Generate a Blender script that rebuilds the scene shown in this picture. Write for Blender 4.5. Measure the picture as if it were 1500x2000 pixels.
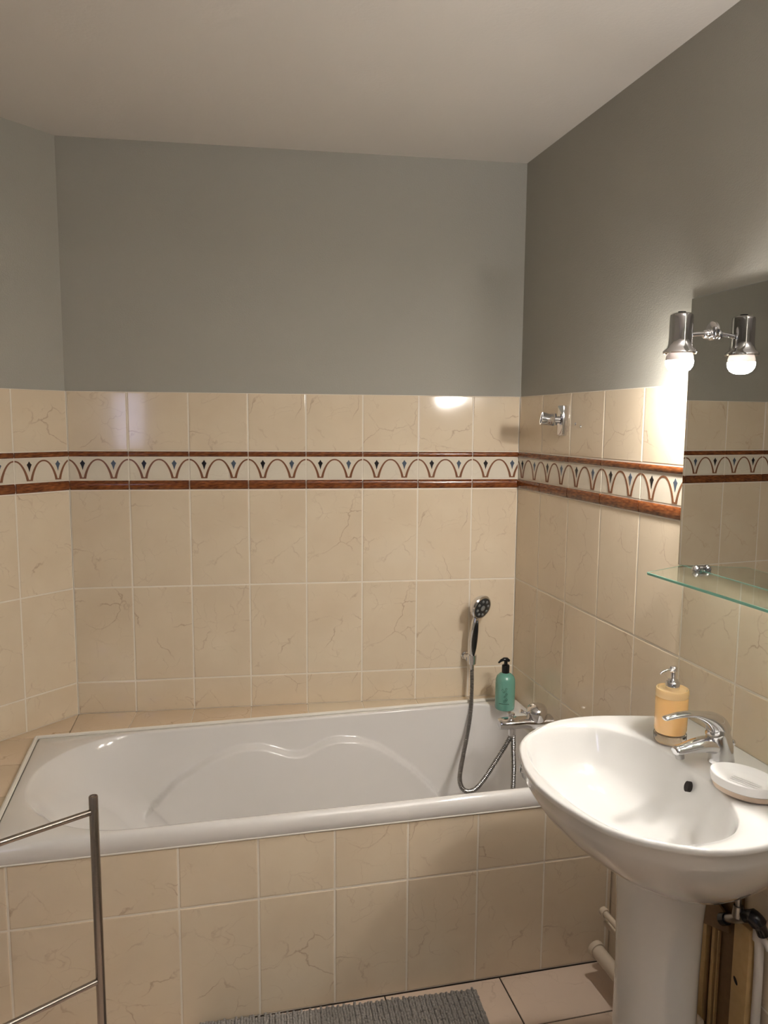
import bpy, bmesh, math, random
from mathutils import Vector, Matrix
random.seed(7)
S = bpy.context.scene
for o in list(bpy.data.objects): bpy.data.objects.remove(o)
COL = S.collection
PI = math.pi

# ------------------------------------------------------------ camera
cd = bpy.data.cameras.new('camera'); cam = bpy.data.objects.new('camera', cd); COL.objects.link(cam); S.camera = cam
cd.sensor_fit = 'VERTICAL'; cd.sensor_height = 24.0; cd.lens = 24.0 * 1486.1031 / 2000.0; cd.clip_start = 0.02
YAW, PIT, ROL = map(math.radians, (-8.4102, -6.673, 0.4183))
F = Vector((-math.sin(YAW)*math.cos(PIT), math.cos(YAW)*math.cos(PIT), math.sin(PIT)))
R = Vector((math.cos(YAW), math.sin(YAW), 0)); U = R.cross(F)
R2 = R*math.cos(ROL) + U*math.sin(ROL); U2 = -R*math.sin(ROL) + U*math.cos(ROL)
cam.matrix_world = Matrix(((R2.x, U2.x, -F.x, -0.8924), (R2.y, U2.y, -F.y, -2.6848), (R2.z, U2.z, -F.z, 1.5638), (0, 0, 0, 1)))

# ------------------------------------------------------------ world, exposure
w = bpy.data.worlds.new('world'); S.world = w; w.use_nodes = True
w.node_tree.nodes['Background'].inputs[0].default_value = (0.55, 0.65, 0.9, 1)
w.node_tree.nodes['Background'].inputs[1].default_value = 0.3
S.view_settings.view_transform = 'Standard'; S.view_settings.look = 'None'
S.view_settings.gamma = 1.0; S.view_settings.use_curve_mapping = False
S.view_settings.exposure = 0.95
BULB_STRENGTH = 305.0
WINDOW_STRENGTH = 3.4
FILL_STRENGTH = 780.0  # output of the added fill uplighter

# ------------------------------------------------------------ materials
def new_mat(name):
    m = bpy.data.materials.new(name); m.use_nodes = True
    return m, m.node_tree.nodes, m.node_tree.links, m.node_tree.nodes['Principled BSDF']
def plain(name, col, rough=0.5, metal=0.0, bump=0, bscale=200, coat=0, spec=0.5, var=0.0):
    m, n, l, b = new_mat(name)
    b.inputs['Base Color'].default_value = (*col, 1); b.inputs['Roughness'].default_value = rough
    b.inputs['Metallic'].default_value = metal; b.inputs['Coat Weight'].default_value = coat
    b.inputs['Specular IOR Level'].default_value = spec
    tc = n.new('ShaderNodeTexCoord')
    no = n.new('ShaderNodeTexNoise'); no.inputs['Scale'].default_value = bscale; l.new(tc.outputs['Object'], no.inputs['Vector'])
    if bump:
        bp = n.new('ShaderNodeBump'); bp.inputs['Strength'].default_value = bump; bp.inputs['Distance'].default_value = 0.002
        l.new(no.outputs['Fac'], bp.inputs['Height']); l.new(bp.outputs['Normal'], b.inputs['Normal'])
    if var:
        rp = n.new('ShaderNodeMapRange'); rp.inputs['To Min'].default_value = 1-var; rp.inputs['To Max'].default_value = 1+var
        n2 = n.new('ShaderNodeTexNoise'); n2.inputs['Scale'].default_value = 2.5; l.new(tc.outputs['Object'], n2.inputs['Vector'])
        l.new(n2.outputs['Fac'], rp.inputs['Value'])
        mx = n.new('ShaderNodeVectorMath'); mx.operation = 'SCALE'; mx.inputs[0].default_value = col
        l.new(rp.outputs['Result'], mx.inputs['Scale']); l.new(mx.outputs['Vector'], b.inputs['Base Color'])
    return m
def marble(name, base, vein, rough=0.085, tint=(0.085, 0.03), wavy=0.016, vstr=0.62, vscale=1.0):
    m, n, l, b = new_mat(name)
    tc = n.new('ShaderNodeTexCoord'); oi = n.new('ShaderNodeObjectInfo')
    q = n.new('ShaderNodeMath'); q.operation = 'MULTIPLY'; q.inputs[1].default_value = 23; l.new(oi.outputs['Random'], q.inputs[0])
    fl = n.new('ShaderNodeMath'); fl.operation = 'FLOOR'; l.new(q.outputs[0], fl.inputs[0])
    cx = n.new('ShaderNodeCombineXYZ'); mu = n.new('ShaderNodeMath'); mu.operation = 'MULTIPLY'; mu.inputs[1].default_value = 3.17
    l.new(fl.outputs[0], mu.inputs[0])
    for k in 'XYZ': l.new(mu.outputs[0], cx.inputs[k])
    ad = n.new('ShaderNodeVectorMath'); l.new(tc.outputs['Object'], ad.inputs[0]); l.new(cx.outputs[0], ad.inputs[1])
    P = ad.outputs[0]
    def noise(sc, det=4, src=P):
        x = n.new('ShaderNodeTexNoise'); x.inputs['Scale'].default_value = sc; x.inputs['Detail'].default_value = det; l.new(src, x.inputs['Vector']); return x
    wn = noise(9*vscale, 5)
    sc = n.new('ShaderNodeVectorMath'); sc.operation = 'MULTIPLY_ADD'; l.new(wn.outputs['Color'], sc.inputs[0]); sc.inputs[1].default_value = (0.13/vscale,)*3; l.new(P, sc.inputs[2])
    def veins(scale, width, lo, hi, msc):
        v = n.new('ShaderNodeTexVoronoi'); v.feature = 'DISTANCE_TO_EDGE'; v.inputs['Scale'].default_value = scale*vscale; l.new(sc.outputs[0], v.inputs['Vector'])
        r = n.new('ShaderNodeMapRange'); r.inputs['From Min'].default_value = 0; r.inputs['From Max'].default_value = width; r.inputs['To Min'].default_value = 1; r.inputs['To Max'].default_value = 0
        l.new(v.outputs['Distance'], r.inputs['Value'])
        k = noise(msc, 3); r2 = n.new('ShaderNodeMapRange'); r2.inputs['From Min'].default_value = lo; r2.inputs['From Max'].default_value = hi; l.new(k.outputs['Fac'], r2.inputs['Value'])
        x = n.new('ShaderNodeMath'); x.operation = 'MULTIPLY'; l.new(r.outputs[0], x.inputs[0]); l.new(r2.outputs[0], x.inputs[1]); return x
    a = veins(6, 0.016, 0.50, 0.64, 8*vscale); c = veins(16, 0.026, 0.50, 0.66, 12*vscale)
    c2 = n.new('ShaderNodeMath'); c2.operation = 'MULTIPLY'; c2.inputs[1].default_value = 0.55; l.new(c.outputs[0], c2.inputs[0])
    mxv = n.new('ShaderNodeMath'); mxv.operation = 'MAXIMUM'; l.new(a.outputs[0], mxv.inputs[0]); l.new(c2.outputs[0], mxv.inputs[1])
    vs = n.new('ShaderNodeMath'); vs.operation = 'MULTIPLY'; vs.inputs[1].default_value = vstr; l.new(mxv.outputs[0], vs.inputs[0])
    cl = noise(6, 3)
    m1 = n.new('ShaderNodeMix'); m1.data_type = 'RGBA'; l.new(cl.outputs['Fac'], m1.inputs['Factor'])
    m1.inputs['A'].default_value = (base[0]*(1-tint[0]), base[1]*(1-tint[0]-tint[1]), base[2]*(1-tint[0]-tint[1]*2), 1)
    m1.inputs['B'].default_value = (base[0]*(1+tint[0]), base[1]*(1+tint[0]+tint[1]), base[2]*(1+tint[0]+tint[1]*2), 1)
    m2 = n.new('ShaderNodeMix'); m2.data_type = 'RGBA'; l.new(vs.outputs[0], m2.inputs['Factor']); l.new(m1.outputs['Result'], m2.inputs['A']); m2.inputs['B'].default_value = (*vein, 1)
    l.new(m2.outputs['Result'], b.inputs['Base Color'])
    b.inputs['Roughness'].default_value = rough
    bw = noise(14, 1); bp = n.new('ShaderNodeBump'); bp.inputs['Strength'].default_value = wavy; bp.inputs['Distance'].default_value = 0.004
    l.new(bw.outputs['Fac'], bp.inputs['Height']); l.new(bp.outputs['Normal'], b.inputs['Normal'])
    return m
M = {}
M['tile'] = marble('cream_marble_tile', (0.755, 0.635, 0.475), (0.44, 0.29, 0.19))
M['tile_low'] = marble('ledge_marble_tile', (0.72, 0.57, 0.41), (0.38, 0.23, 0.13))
M['floor_tile'] = marble('floor_tile', (0.74, 0.59, 0.47), (0.42, 0.28, 0.2), rough=0.28, vstr=0.4)
M['listel'] = marble('listel_tile', (0.76, 0.69, 0.57), (0.5, 0.4, 0.3), vstr=0.25)
M['grout'] = plain('grout', (0.84, 0.77, 0.66), 0.8)
M['floor_grout'] = plain('dark_floor_grout', (0.05, 0.035, 0.025), 0.85)
M['paint'] = plain('grey_wall_paint', (0.39, 0.378, 0.33), 0.62, bump=0.35, bscale=260, spec=0.3, var=0.03)
M['white_paint'] = plain('white_wall_paint', (0.42, 0.40, 0.37), 0.7)
M['ceiling'] = plain('ceiling_paint', (0.74, 0.70, 0.65), 0.85, bump=0.2, bscale=120, spec=0.2)
M['acrylic'] = plain('white_tub_acrylic', (0.79, 0.765, 0.74), 0.13, coat=0.4)
M['ceramic'] = plain('white_sink_ceramic', (0.68, 0.67, 0.65), 0.06, coat=0.5)
M['chrome'] = plain('chrome', (0.72, 0.72, 0.74), 0.07, metal=1)
M['dark_chrome'] = plain('ribbed_steel', (0.34, 0.33, 0.32), 0.28, metal=1)
M['steel'] = plain('brushed_steel', (0.37, 0.33, 0.30), 0.24, metal=1, bump=0.1, bscale=400)
M['mirror'] = plain('mirror_silvering', (0.56, 0.56, 0.54), 0.0, metal=1)
M['mirror_edge'] = plain('mirror_edge', (0.32, 0.36, 0.34), 0.2)
M['black'] = plain('black_plastic', (0.008, 0.008, 0.009), 0.25)
M['rubber'] = plain('dark_nozzle_face', (0.03, 0.032, 0.034), 0.35)
M['nozzle'] = plain('grey_nozzle', (0.20, 0.21, 0.21), 0.35)
M['hole'] = plain('dark_hole', (0.01, 0.006, 0.004), 0.8)
M['silicone'] = plain('silicone', (0.86, 0.82, 0.74), 0.4)
M['cream_pipe'] = plain('cream_painted_pipe', (0.62, 0.52, 0.40), 0.4)
M['white_plastic'] = plain('white_plastic', (0.72, 0.68, 0.63), 0.35)
M['dish_white'] = plain('dish_white', (0.86, 0.845, 0.84), 0.2)
M['dish_tan'] = plain('dish_tan', (0.62, 0.48, 0.37), 0.35)
M['blue_grey'] = plain('blue_grey_glaze', (0.085, 0.11, 0.15), 0.2)
M['dark_glaze'] = plain('dark_glaze', (0.012, 0.010, 0.012), 0.2)
M['arch_brown'] = plain('arch_brown_glaze', (0.21, 0.088, 0.042), 0.2)
M['ink'] = plain('dark_green_ink', (0.01, 0.07, 0.05), 0.4)
M['bin'] = plain('bin_black', (0.006, 0.006, 0.007), 0.3)

def brown_glaze():
    m, n, l, b = new_mat('brown_moulding_glaze')
    tc = n.new('ShaderNodeTexCoord'); mp = n.new('ShaderNodeMapping'); mp.inputs['Scale'].default_value = (40, 160, 40)
    l.new(tc.outputs['Object'], mp.inputs[0]); no = n.new('ShaderNodeTexNoise'); no.inputs['Scale'].default_value = 1.2; no.inputs['Detail'].default_value = 5; l.new(mp.outputs[0], no.inputs['Vector'])
    cr = n.new('ShaderNodeValToRGB'); cr.color_ramp.elements[0].position = 0.33; cr.color_ramp.elements[0].color = (0.10, 0.026, 0.008, 1)
    cr.color_ramp.elements[1].position = 0.72; cr.color_ramp.elements[1].color = (0.30, 0.095, 0.026, 1)
    l.new(no.outputs['Fac'], cr.inputs[0]); l.new(cr.outputs[0], b.inputs['Base Color']); b.inputs['Roughness'].default_value = 0.16
    return m
M['brown'] = brown_glaze()
def pine(name, c0, c1, axis=(30, 30, 2.5)):
    m, n, l, b = new_mat(name)
    tc = n.new('ShaderNodeTexCoord'); mp = n.new('ShaderNodeMapping'); mp.inputs['Scale'].default_value = axis; l.new(tc.outputs['Object'], mp.inputs[0])
    no = n.new('ShaderNodeTexNoise'); no.inputs['Scale'].default_value = 2; no.inputs['Detail'].default_value = 4; l.new(mp.outputs[0], no.inputs['Vector'])
    mx = n.new('ShaderNodeMix'); mx.data_type = 'RGBA'; mx.inputs['A'].default_value = (*c0, 1); mx.inputs['B'].default_value = (*c1, 1)
    l.new(no.outputs['Fac'], mx.inputs['Factor']); l.new(mx.outputs['Result'], b.inputs['Base Color']); b.inputs['Roughness'].default_value = 0.5
    return m
M['pine'] = pine('pine_wood', (0.46, 0.30, 0.12), (0.58, 0.40, 0.19))
M['brown_wood'] = pine('brown_wood', (0.13, 0.07, 0.025), (0.20, 0.12, 0.045))
def glassy(name, col, rough=0.0, ior=1.5, absorb=None, dens=0):
    m, n, l, b = new_mat(name)
    b.inputs['Base Color'].default_value = (*col, 1); b.inputs['Transmission Weight'].default_value = 1; b.inputs['Roughness'].default_value = rough; b.inputs['IOR'].default_value = ior
    if absorb:
        v = n.new('ShaderNodeVolumeAbsorption'); v.inputs['Color'].default_value = (*absorb, 1); v.inputs['Density'].default_value = dens
        l.new(v.outputs[0], n['Material Output'].inputs['Volume'])
    return m
M['shelf_glass'] = glassy('green_shelf_glass', (0.93, 0.98, 0.95), 0.0, 1.5, (0.30, 0.85, 0.62), 7)
M['glass_edge'] = plain('green_glass_edge', (0.20, 0.50, 0.40), 0.1, coat=.5)
M['clear_glass'] = glassy('frosted_clear_glass', (1.0, 0.95, 0.88), 0.04, 1.4)
def liquid(name, col, tr, rough=0.25, em=None):
    m, n, l, b = new_mat(name)
    b.inputs['Base Color'].default_value = (*col, 1); b.inputs['Transmission Weight'].default_value = tr; b.inputs['Roughness'].default_value = rough
    b.inputs['Coat Weight'].default_value = 0.6; b.inputs['Coat Roughness'].default_value = 0.05
    b.inputs['Subsurface Weight'].default_value = 0.3; b.inputs['Subsurface Radius'].default_value = (0.02, 0.02, 0.02)
    return m
M['orange_soap'] = liquid('orange_soap', (0.95, 0.58, 0.24), 0.0)
M['orange_pale'] = liquid('pale_orange_glass', (0.95, 0.66, 0.34), 0.05)
M['teal'] = liquid('teal_translucent_bottle', (0.19, 0.46, 0.37), 0.2, 0.2)
def emit(name, col, s):
    m, n, l, b = new_mat(name); n.remove(b); e = n.new('ShaderNodeEmission'); e.inputs[0].default_value = (*col, 1); e.inputs[1].default_value = s
    l.new(e.outputs[0], n['Material Output'].inputs[0]); return m
M['bulb'] = emit('glowing_bulb_dome', (1.0, 0.95, 0.885), BULB_STRENGTH)
M['daylight'] = emit('daylit_pane', (0.62, 0.66, 1.0), WINDOW_STRENGTH)
M['fill_glow'] = emit('added_fill_glow', (1.0, 0.97, 0.95), FILL_STRENGTH)  # emission of the added out-of-view fill light, not a ceiling lamp
M['bulb_base'] = plain('bulb_collar', (0.80, 0.70, 0.66), 0.4)
M['rug'] = plain('grey_chenille', (0.33, 0.305, 0.28), 0.95, bump=0.6, bscale=900, spec=0.1)

# ------------------------------------------------------------ geometry helpers
def finish(name, bm, mat, parent=None, mtx=None, smooth=True, angle=40, **props):
    me = bpy.data.meshes.new(name)
    bmesh.ops.recalc_face_normals(bm, faces=bm.faces[:])
    if smooth:
        for f in bm.faces: f.smooth = True
        ca = math.radians(angle)
        for e in bm.edges:
            if len(e.link_faces) == 2 and e.calc_face_angle(0) > ca: e.smooth = False
    bm.to_mesh(me); bm.free()
    mats = mat if isinstance(mat, (list, tuple)) else [mat]
    for x in mats: me.materials.append(x)
    return link(name, me, parent, mtx, **props)
def link(name, me, parent=None, mtx=None, **props):
    o = bpy.data.objects.new(name, me); COL.objects.link(o)
    if mtx is not None: o.matrix_world = mtx
    if parent is not None:
        o.parent = parent; o.matrix_parent_inverse = Matrix.Identity(4)
        o.matrix_local = PM[parent.name].inverted() @ (mtx if mtx is not None else Matrix.Identity(4))
    PM[o.name] = mtx.copy() if mtx is not None else Matrix.Identity(4)
    for k, v in props.items(): o[k] = v
    return o
PM = {}
def thing(name, label, cat, loc=(0, 0, 0), rz=0, group=None):
    o = bpy.data.objects.new(name, None); COL.objects.link(o); o.empty_display_size = 0.05
    o.matrix_world = Matrix.Translation(loc) @ Matrix.Rotation(rz, 4, 'Z'); PM[o.name] = o.matrix_world.copy()
    o['label'] = label; o['category'] = cat
    if group: o['group'] = group
    return o
def box(bm, lo, hi, bevel=0):
    r = bmesh.ops.create_cube(bm, size=1)
    c = [(a+b)/2 for a, b in zip(lo, hi)]; s = [b-a for a, b in zip(lo, hi)]
    for v in r['verts']: v.co = Vector((v.co.x*s[0]+c[0], v.co.y*s[1]+c[1], v.co.z*s[2]+c[2]))
    if bevel:
        es = list({e for v in r['verts'] for e in v.link_edges})
        bmesh.ops.bevel(bm, geom=es, offset=bevel, segments=2, affect='EDGES', profile=0.5)
def rings(bm, rs, cap0=True, cap1=True, closed=True):
    vs = [[bm.verts.new(p) for p in r] for r in rs]; n = len(rs[0])
    for a, b in zip(vs, vs[1:]):
        for i in range(n if closed else n-1):
            bm.faces.new((a[i], a[(i+1) % n], b[(i+1) % n], b[i]))
    if cap0: bm.faces.new(vs[0][::-1])
    if cap1: bm.faces.new(vs[-1])
    return vs
def tube(bm, pts, rad, seg=14, flat=None, up=None, caps=True):
    pts = [Vector(p) for p in pts]
    if not isinstance(rad, (list, tuple)): rad = [rad]*len(pts)
    ref = Vector(up) if up else None; rs = []
    for i, p in enumerate(pts):
        t = (pts[min(i+1, len(pts)-1)] - pts[max(i-1, 0)]).normalized()
        if ref is None:
            ref = Vector((0, 0, 1)) if abs(t.z) < 0.9 else Vector((1, 0, 0))
        x = (ref - t*ref.dot(t)).normalized(); y = t.cross(x)
        if up is None: ref = x
        fl = flat[i] if flat else 1
        rs.append([p + x*math.cos(2*PI*k/seg)*rad[i]*fl + y*math.sin(2*PI*k/seg)*rad[i] for k in range(seg)])
    return rings(bm, rs, caps, caps)
def lathe(bm, prof, seg=32, mtx=None, caps=True):
    mtx = mtx or Matrix.Identity(4); rs = []
    for r, z in prof:
        rs.append([mtx @ Vector((max(r, 1e-5)*math.cos(2*PI*k/seg), max(r, 1e-5)*math.sin(2*PI*k/seg), z)) for k in range(seg)])
    return rings(bm, rs, caps, caps)
def catmull(pts, n=10):
    P = [Vector(p) for p in pts]; out = []
    for i in range(len(P)-1):
        p0, p1, p2, p3 = P[max(i-1, 0)], P[i], P[i+1], P[min(i+2, len(P)-1)]
        for k in range(n):
            t = k/n; out.append(0.5*((2*p1)+(-p0+p2)*t+(2*p0-5*p1+4*p2-p3)*t*t+(-p0+3*p1-3*p2+p3)*t**3))
    out.append(P[-1]); return out
def prism(bm, poly, z0, z1, bev=0.0):
    """polygon (x,y) from z0 to z1 along local z, top edge chamfered"""
    n = len(poly); P = [Vector((p[0], p[1])) for p in poly]
    def inset(d):
        out = []
        area = sum(P[i].x*P[(i+1) % n].y-P[(i+1) % n].x*P[i].y for i in range(n)); sg = 1 if area > 0 else -1
        for i in range(n):
            a = (P[i]-P[i-1]).normalized(); b = (P[(i+1) % n]-P[i]).normalized()
            na = Vector((-a.y, a.x))*sg; nb = Vector((-b.y, b.x))*sg; m = (na+nb); m = m/max(m.dot(na), 0.2) if m.length > 1e-6 else na
            out.append(P[i]+m*d)
        return out
    rs = [[(p.x, p.y, z0) for p in P]]
    if bev:
        rs.append([(p.x, p.y, z1-bev*0.8) for p in P])
        rs.append([(p.x, p.y, z1-bev*0.25) for p in inset(bev*0.35)])
        rs.append([(p.x, p.y, z1) for p in inset(bev*1.2)])
    else: rs.append([(p.x, p.y, z1) for p in P])
    rings(bm, rs)

# ------------------------------------------------------------ room constants (metres)
AR, AA, TH = map(math.radians, (5.8499, 4.4127, 47.2639))
XL = 1.568; CZ = 2.4716
OB, ORR, OA, OL = 0.1732, 0.1866, 0.1397, 0.19
Z_TT, Z_UB, Z_LB, Z_1, Z_2, Z_L = 1.663, 1.4632, 1.3298, 0.9928, 0.6588, 0.5487
Z_TA, Z_TB = 0.4993, 0.3318
def frame(origin, u, right):
    """4x4: local x = rightwards as seen from the room, y = up, z = out of the wall"""
    u = Vector((u[0], u[1], 0)); X = u if right else -u; Y = Vector((0, 0, 1)); Z = X.cross(Y)
    return Matrix(((X.x, Y.x, Z.x, origin[0]), (X.y, Y.y, Z.y, origin[1]), (X.z, Y.z, Z.z, 0), (0, 0, 0, 1)))
FB = frame((0, 0), (-1, 0), False)
FRW = frame((0, 0), (math.sin(AR), -math.cos(AR)), True)
FL = frame((-XL, 0), (-math.cos(TH), -math.sin(TH)), False)
FA = frame((0, -0.7366), (-math.cos(AA), -math.sin(AA)), False)
def RW(s, off, z): return FRW @ Vector((s, z, off))      # point by distance along the right wall, offset, height

# ------------------------------------------------------------ room shell
GAP = 0.0040; TT = 0.006
def wall_slab(name, Fm, x0, x1, z0=0, z1=CZ, mat='paint', back=0.1):
    bm = bmesh.new(); box(bm, (x0, z0, -back), (x1, z1, -0.005)); 
    return finish(name, bm, M[mat], mtx=Fm, smooth=False, kind='structure')
wb = wall_slab('wall_back', FB, -XL-0.12, 0.02)
wr = wall_slab('wall_right', FRW, -0.02, 4.45)
wl = wall_slab('wall_left', FL, -1.08, 0.0)
bm = bmesh.new(); box(bm, (-2.45, -4.40, 0), (-2.305, -0.78, CZ)); wf = finish('wall_far_left', bm, M['white_paint'], smooth=False, kind='structure')
# near wall (behind the camera) with a window opening
WX0, WX1, WZ0, WZ1 = -2.30, -2.00, 1.30, 1.86
bm = bmesh.new()
for lo, hi in (((-2.4, -4.5, 0), (WX0, -4.40, CZ)), ((WX1, -4.5, 0), (0.7, -4.40, CZ)), ((WX0, -4.5, 0), (WX1, -4.40, WZ0)), ((WX0, -4.5, WZ1), (WX1, -4.40, CZ))): box(bm, lo, hi)
finish('wall_near', bm, M['paint'], smooth=False, kind='structure')
bm = bmesh.new()
for lo, hi in (((WX0, -4.44, WZ0), (WX0+.03, -4.40, WZ1)), ((WX1-.03, -4.44, WZ0), (WX1, -4.40, WZ1)), ((WX0+.03, -4.44, WZ0), (WX1-.03, -4.40, WZ0+.03)), ((WX0+.03, -4.44, WZ1-.03), (WX1-.03, -4.40, WZ1))): box(bm, lo, hi)
win = finish('window_1', bm, M['white_plastic'], smooth=False, kind='structure')
bm = bmesh.new(); box(bm, (WX0+.03, -4.43, WZ0+.03), (WX1-.03, -4.42, WZ1-.03)); finish('pane', bm, M['daylight'], win, smooth=False)
bm = bmesh.new(); box(bm, (-2.7, -4.55, CZ), (0.7, 0.15, CZ+0.1)); finish('ceiling', bm, M['ceiling'], smooth=False, kind='structure')
bm = bmesh.new(); box(bm, (-2.7, -4.55, -0.1), (0.7, 0.15, -0.003)); flo = finish('floor', bm, M['floor_grout'], smooth=False, kind='structure')

# ------------------------------------------------------------ tiles
MESH = {}
def rect_tile(w, h, bev=0.0022, th=TT, name='tile'):
    k = (name, round(w, 4), round(h, 4), bev)
    if k not in MESH:
        bm = bmesh.new(); prism(bm, [(-w/2, -h/2), (w/2, -h/2), (w/2, h/2), (-w/2, h/2)], -th+0.0006, 0, bev)
        bmesh.ops.recalc_face_normals(bm, faces=bm.faces[:])
        me = bpy.data.meshes.new(name); bm.to_mesh(me); bm.free(); MESH[k] = me
        me.materials.append(M['tile'])
    return MESH[k]
def jitter(): return Matrix.Rotation(random.uniform(-.0012, .0012), 4, 'X') @ Matrix.Rotation(random.uniform(-.0012, .0012), 4, 'Y')
def put_tile(parent, Fm, x0, x1, z0, z1, mat='tile'):
    w = x1-x0-GAP; h = z1-z0-GAP
    if w < 0.006 or h < 0.006: return
    me = rect_tile(w, h)
    if mat != 'tile':
        k = ('m', mat, round(w, 4), round(h, 4))
        if k not in MESH:
            me = me.copy(); me.materials.clear(); me.materials.append(M[mat]); MESH[k] = me
        me = MESH[k]
    return link('tile', me, parent, Fm @ Matrix.Translation(((x0+x1)/2, (z0+z1)/2, 0)) @ jitter())
def moulding(parent, Fm, x0, x1, z0, z1):
    w = x1-x0-GAP; h = z1-z0-0.003; k = ('mould', round(w, 4), round(h, 4))
    if k not in MESH:
        bm = bmesh.new(); n = 7; prof = []
        for i in range(n+1):
            a = PI*i/n; prof.append((-h/2*math.cos(a), -0.001+0.0065*math.sin(a)**0.8))
        prof = [(-h/2, -TT+.0006)] + prof + [(h/2, -TT+.0006)]
        rings(bm, [[(x, p[0], p[1]) for p in prof] for x in (-w/2, -w/2+.0008, w/2-.0008, w/2)])
        bmesh.ops.recalc_face_normals(bm, faces=bm.faces[:])
        for f in bm.faces: f.smooth = abs(f.normal.x) < .5
        me = bpy.data.meshes.new('moulding'); bm.to_mesh(me); bm.free(); me.materials.append(M['brown']); MESH[k] = me
    link('moulding', MESH[k], parent, Fm @ Matrix.Translation(((x0+x1)/2, (z0+z1)/2, 0)))
def stroke(bm, pts, wid, z, mi):
    a = [Vector((p[0], p[1])) for p in pts]; L_, R_ = [], []
    for i, p in enumerate(a):
        t = (a[min(i+1, len(a)-1)]-a[max(i-1, 0)]).normalized(); nn = Vector((-t.y, t.x))*wid[i]/2
        L_.append(p+nn); R_.append(p-nn)
    v = [[bm.verts.new((q.x, q.y, z)) for q in s] for s in (L_, R_)]
    for i in range(len(a)-1):
        f = bm.faces.new((v[0][i], v[0][i+1], v[1][i+1], v[1][i])); f.material_index = mi
def motif_mesh(x0, x1, h):
    """arches and lozenges printed in relief on one 20 cm listel tile, cut to [x0, x1] (tile coords 0..0.2)"""
    k = ('motif', round(x0, 3), round(x1, 3), round(h, 4))
    if k in MESH: return MESH[k]
    bm = bmesh.new(); top = h/2-0.0085; foot = -h/2+0.0075
    for f0 in (-0.05, 0.05, 0.15, 0.25):       # feet centres; arches between them
        c = f0+0.05; pts, wd = [], []
        for i in range(25):
            t = -1+2*i/24; x = c+t*0.0437; yy = foot+(top-foot)*(1-abs(t)**2.1)**0.83 if abs(t) < 1 else foot
            x = c + math.copysign(abs(t)**0.94, t)*0.0437
            pts.append((x, yy)); wd.append(0.0047+0.0036*(1-(yy-foot)/(top-foot)))
        stroke(bm, pts, wd, 0.00035, 0)
    for f0, mi in ((0.05, 1), (0.15, 2)):
        stroke(bm, [(f0-.0105, foot), (f0+.0105, foot)], [.004, .004], 0.0004, 0)
        y1 = h/2-0.0095; pr = [(0, y1), (.0040, y1-.0065), (.0086, y1-.0110), (.0062, y1-.0150), (.0034, y1-.0220), (0, y1-.0345)]
        P = [(f0+a, b) for a, b in pr]+[(f0-a, b) for a, b in pr[-2:0:-1]]
        f = bm.faces.new([bm.verts.new((a, b, 0.0006)) for a, b in P]); f.material_index = mi
    g = bm.verts[:]+bm.edges[:]+bm.faces[:]
    bmesh.ops.bisect_plane(bm, geom=g, plane_co=(x0+.002, 0, 0), plane_no=(-1, 0, 0), clear_outer=True)
    g = bm.verts[:]+bm.edges[:]+bm.faces[:]
    bmesh.ops.bisect_plane(bm, geom=g, plane_co=(x1-.002, 0, 0), plane_no=(1, 0, 0), clear_outer=True)
    ext = bmesh.ops.extrude_face_region(bm, geom=bm.faces[:])
    for v in [e for e in ext['geom'] if isinstance(e, bmesh.types.BMVert)]: v.co.z -= 0.0009
    bmesh.ops.translate(bm, verts=bm.verts[:], vec=(-(x0+x1)/2, 0, 0.0004))
    bmesh.ops.recalc_face_normals(bm, faces=bm.faces[:])
    me = bpy.data.meshes.new('arch_print'); bm.to_mesh(me); bm.free()
    for q in ('arch_brown', 'dark_glaze', 'blue_grey'): me.materials.append(M[q])
    MESH[k] = me; return me
Z_U2 = Z_UB-0.0205; Z_L2 = Z_LB+0.0345
def tile_wall(parent, Fm, cols, rows, xlim, cut_left=False):
    """cols: list of (x0, x1, full_x0) in local x; rows: (z0, z1)"""
    x0, x1 = xlim
    bm = bmesh.new(); box(bm, (x0, rows[-1][0], -0.0049), (x1, Z_TT-0.001, -0.0010)); finish('grout', bm, M['grout'], parent, Fm, smooth=False)
    for a, b, fa in cols:
        put_tile(parent, Fm, a, b, Z_UB, Z_TT)
        for z0, z1 in rows: put_tile(parent, Fm, a, b, z0, z1)
        moulding(parent, Fm, a, b, Z_U2, Z_UB); moulding(parent, Fm, a, b, Z_LB, Z_L2)
        k = ('listel', round(b-a, 4))
        if k not in MESH:
            me = rect_tile(b-a-GAP*.6, Z_U2-Z_L2-.002).copy(); me.materials.clear(); me.materials.append(M['listel']); MESH[k] = me
        cx = (a+b)/2; cz = (Z_U2+Z_L2)/2
        t = link('border_tile', MESH[k], parent, Fm @ Matrix.Translation((cx, cz, 0)))
        link('arch_print', motif_mesh(a-fa, b-fa, Z_U2-Z_L2), t, Fm @ Matrix.Translation((cx, cz, 0)))
rows3 = [(Z_1, Z_LB), (Z_2, Z_1), (Z_L-.004, Z_2)]
cols = [(-OB, -0.0005, -OB)] + [(-OB-.2*(i+1), -OB-.2*i, -OB-.2*(i+1)) for i in range(6)] + [(-XL, -OB-1.2, -XL-(.2-(XL-OB-1.2)) )]
cols[-1] = (-XL+.0005, -OB-1.2, -OB-1.4)
tile_wall(wb, FB, cols, rows3, (-XL, 0))
cols = [(0.0005, ORR, ORR-.2)] + [(ORR+.2*i, ORR+.2*(i+1), ORR+.2*i) for i in range(7)]
tile_wall(wr, FRW, cols, [(Z_1, Z_LB), (Z_2, Z_1), (Z_2-.3338, Z_2), (0.0, Z_2-.3338)], (0, ORR+1.4))
cols = [(-OL, -0.0005, -OL)] + [(-OL-.2*(i+1), -OL-.2*i, -OL-.2*(i+1)) for i in range(2)]
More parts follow.
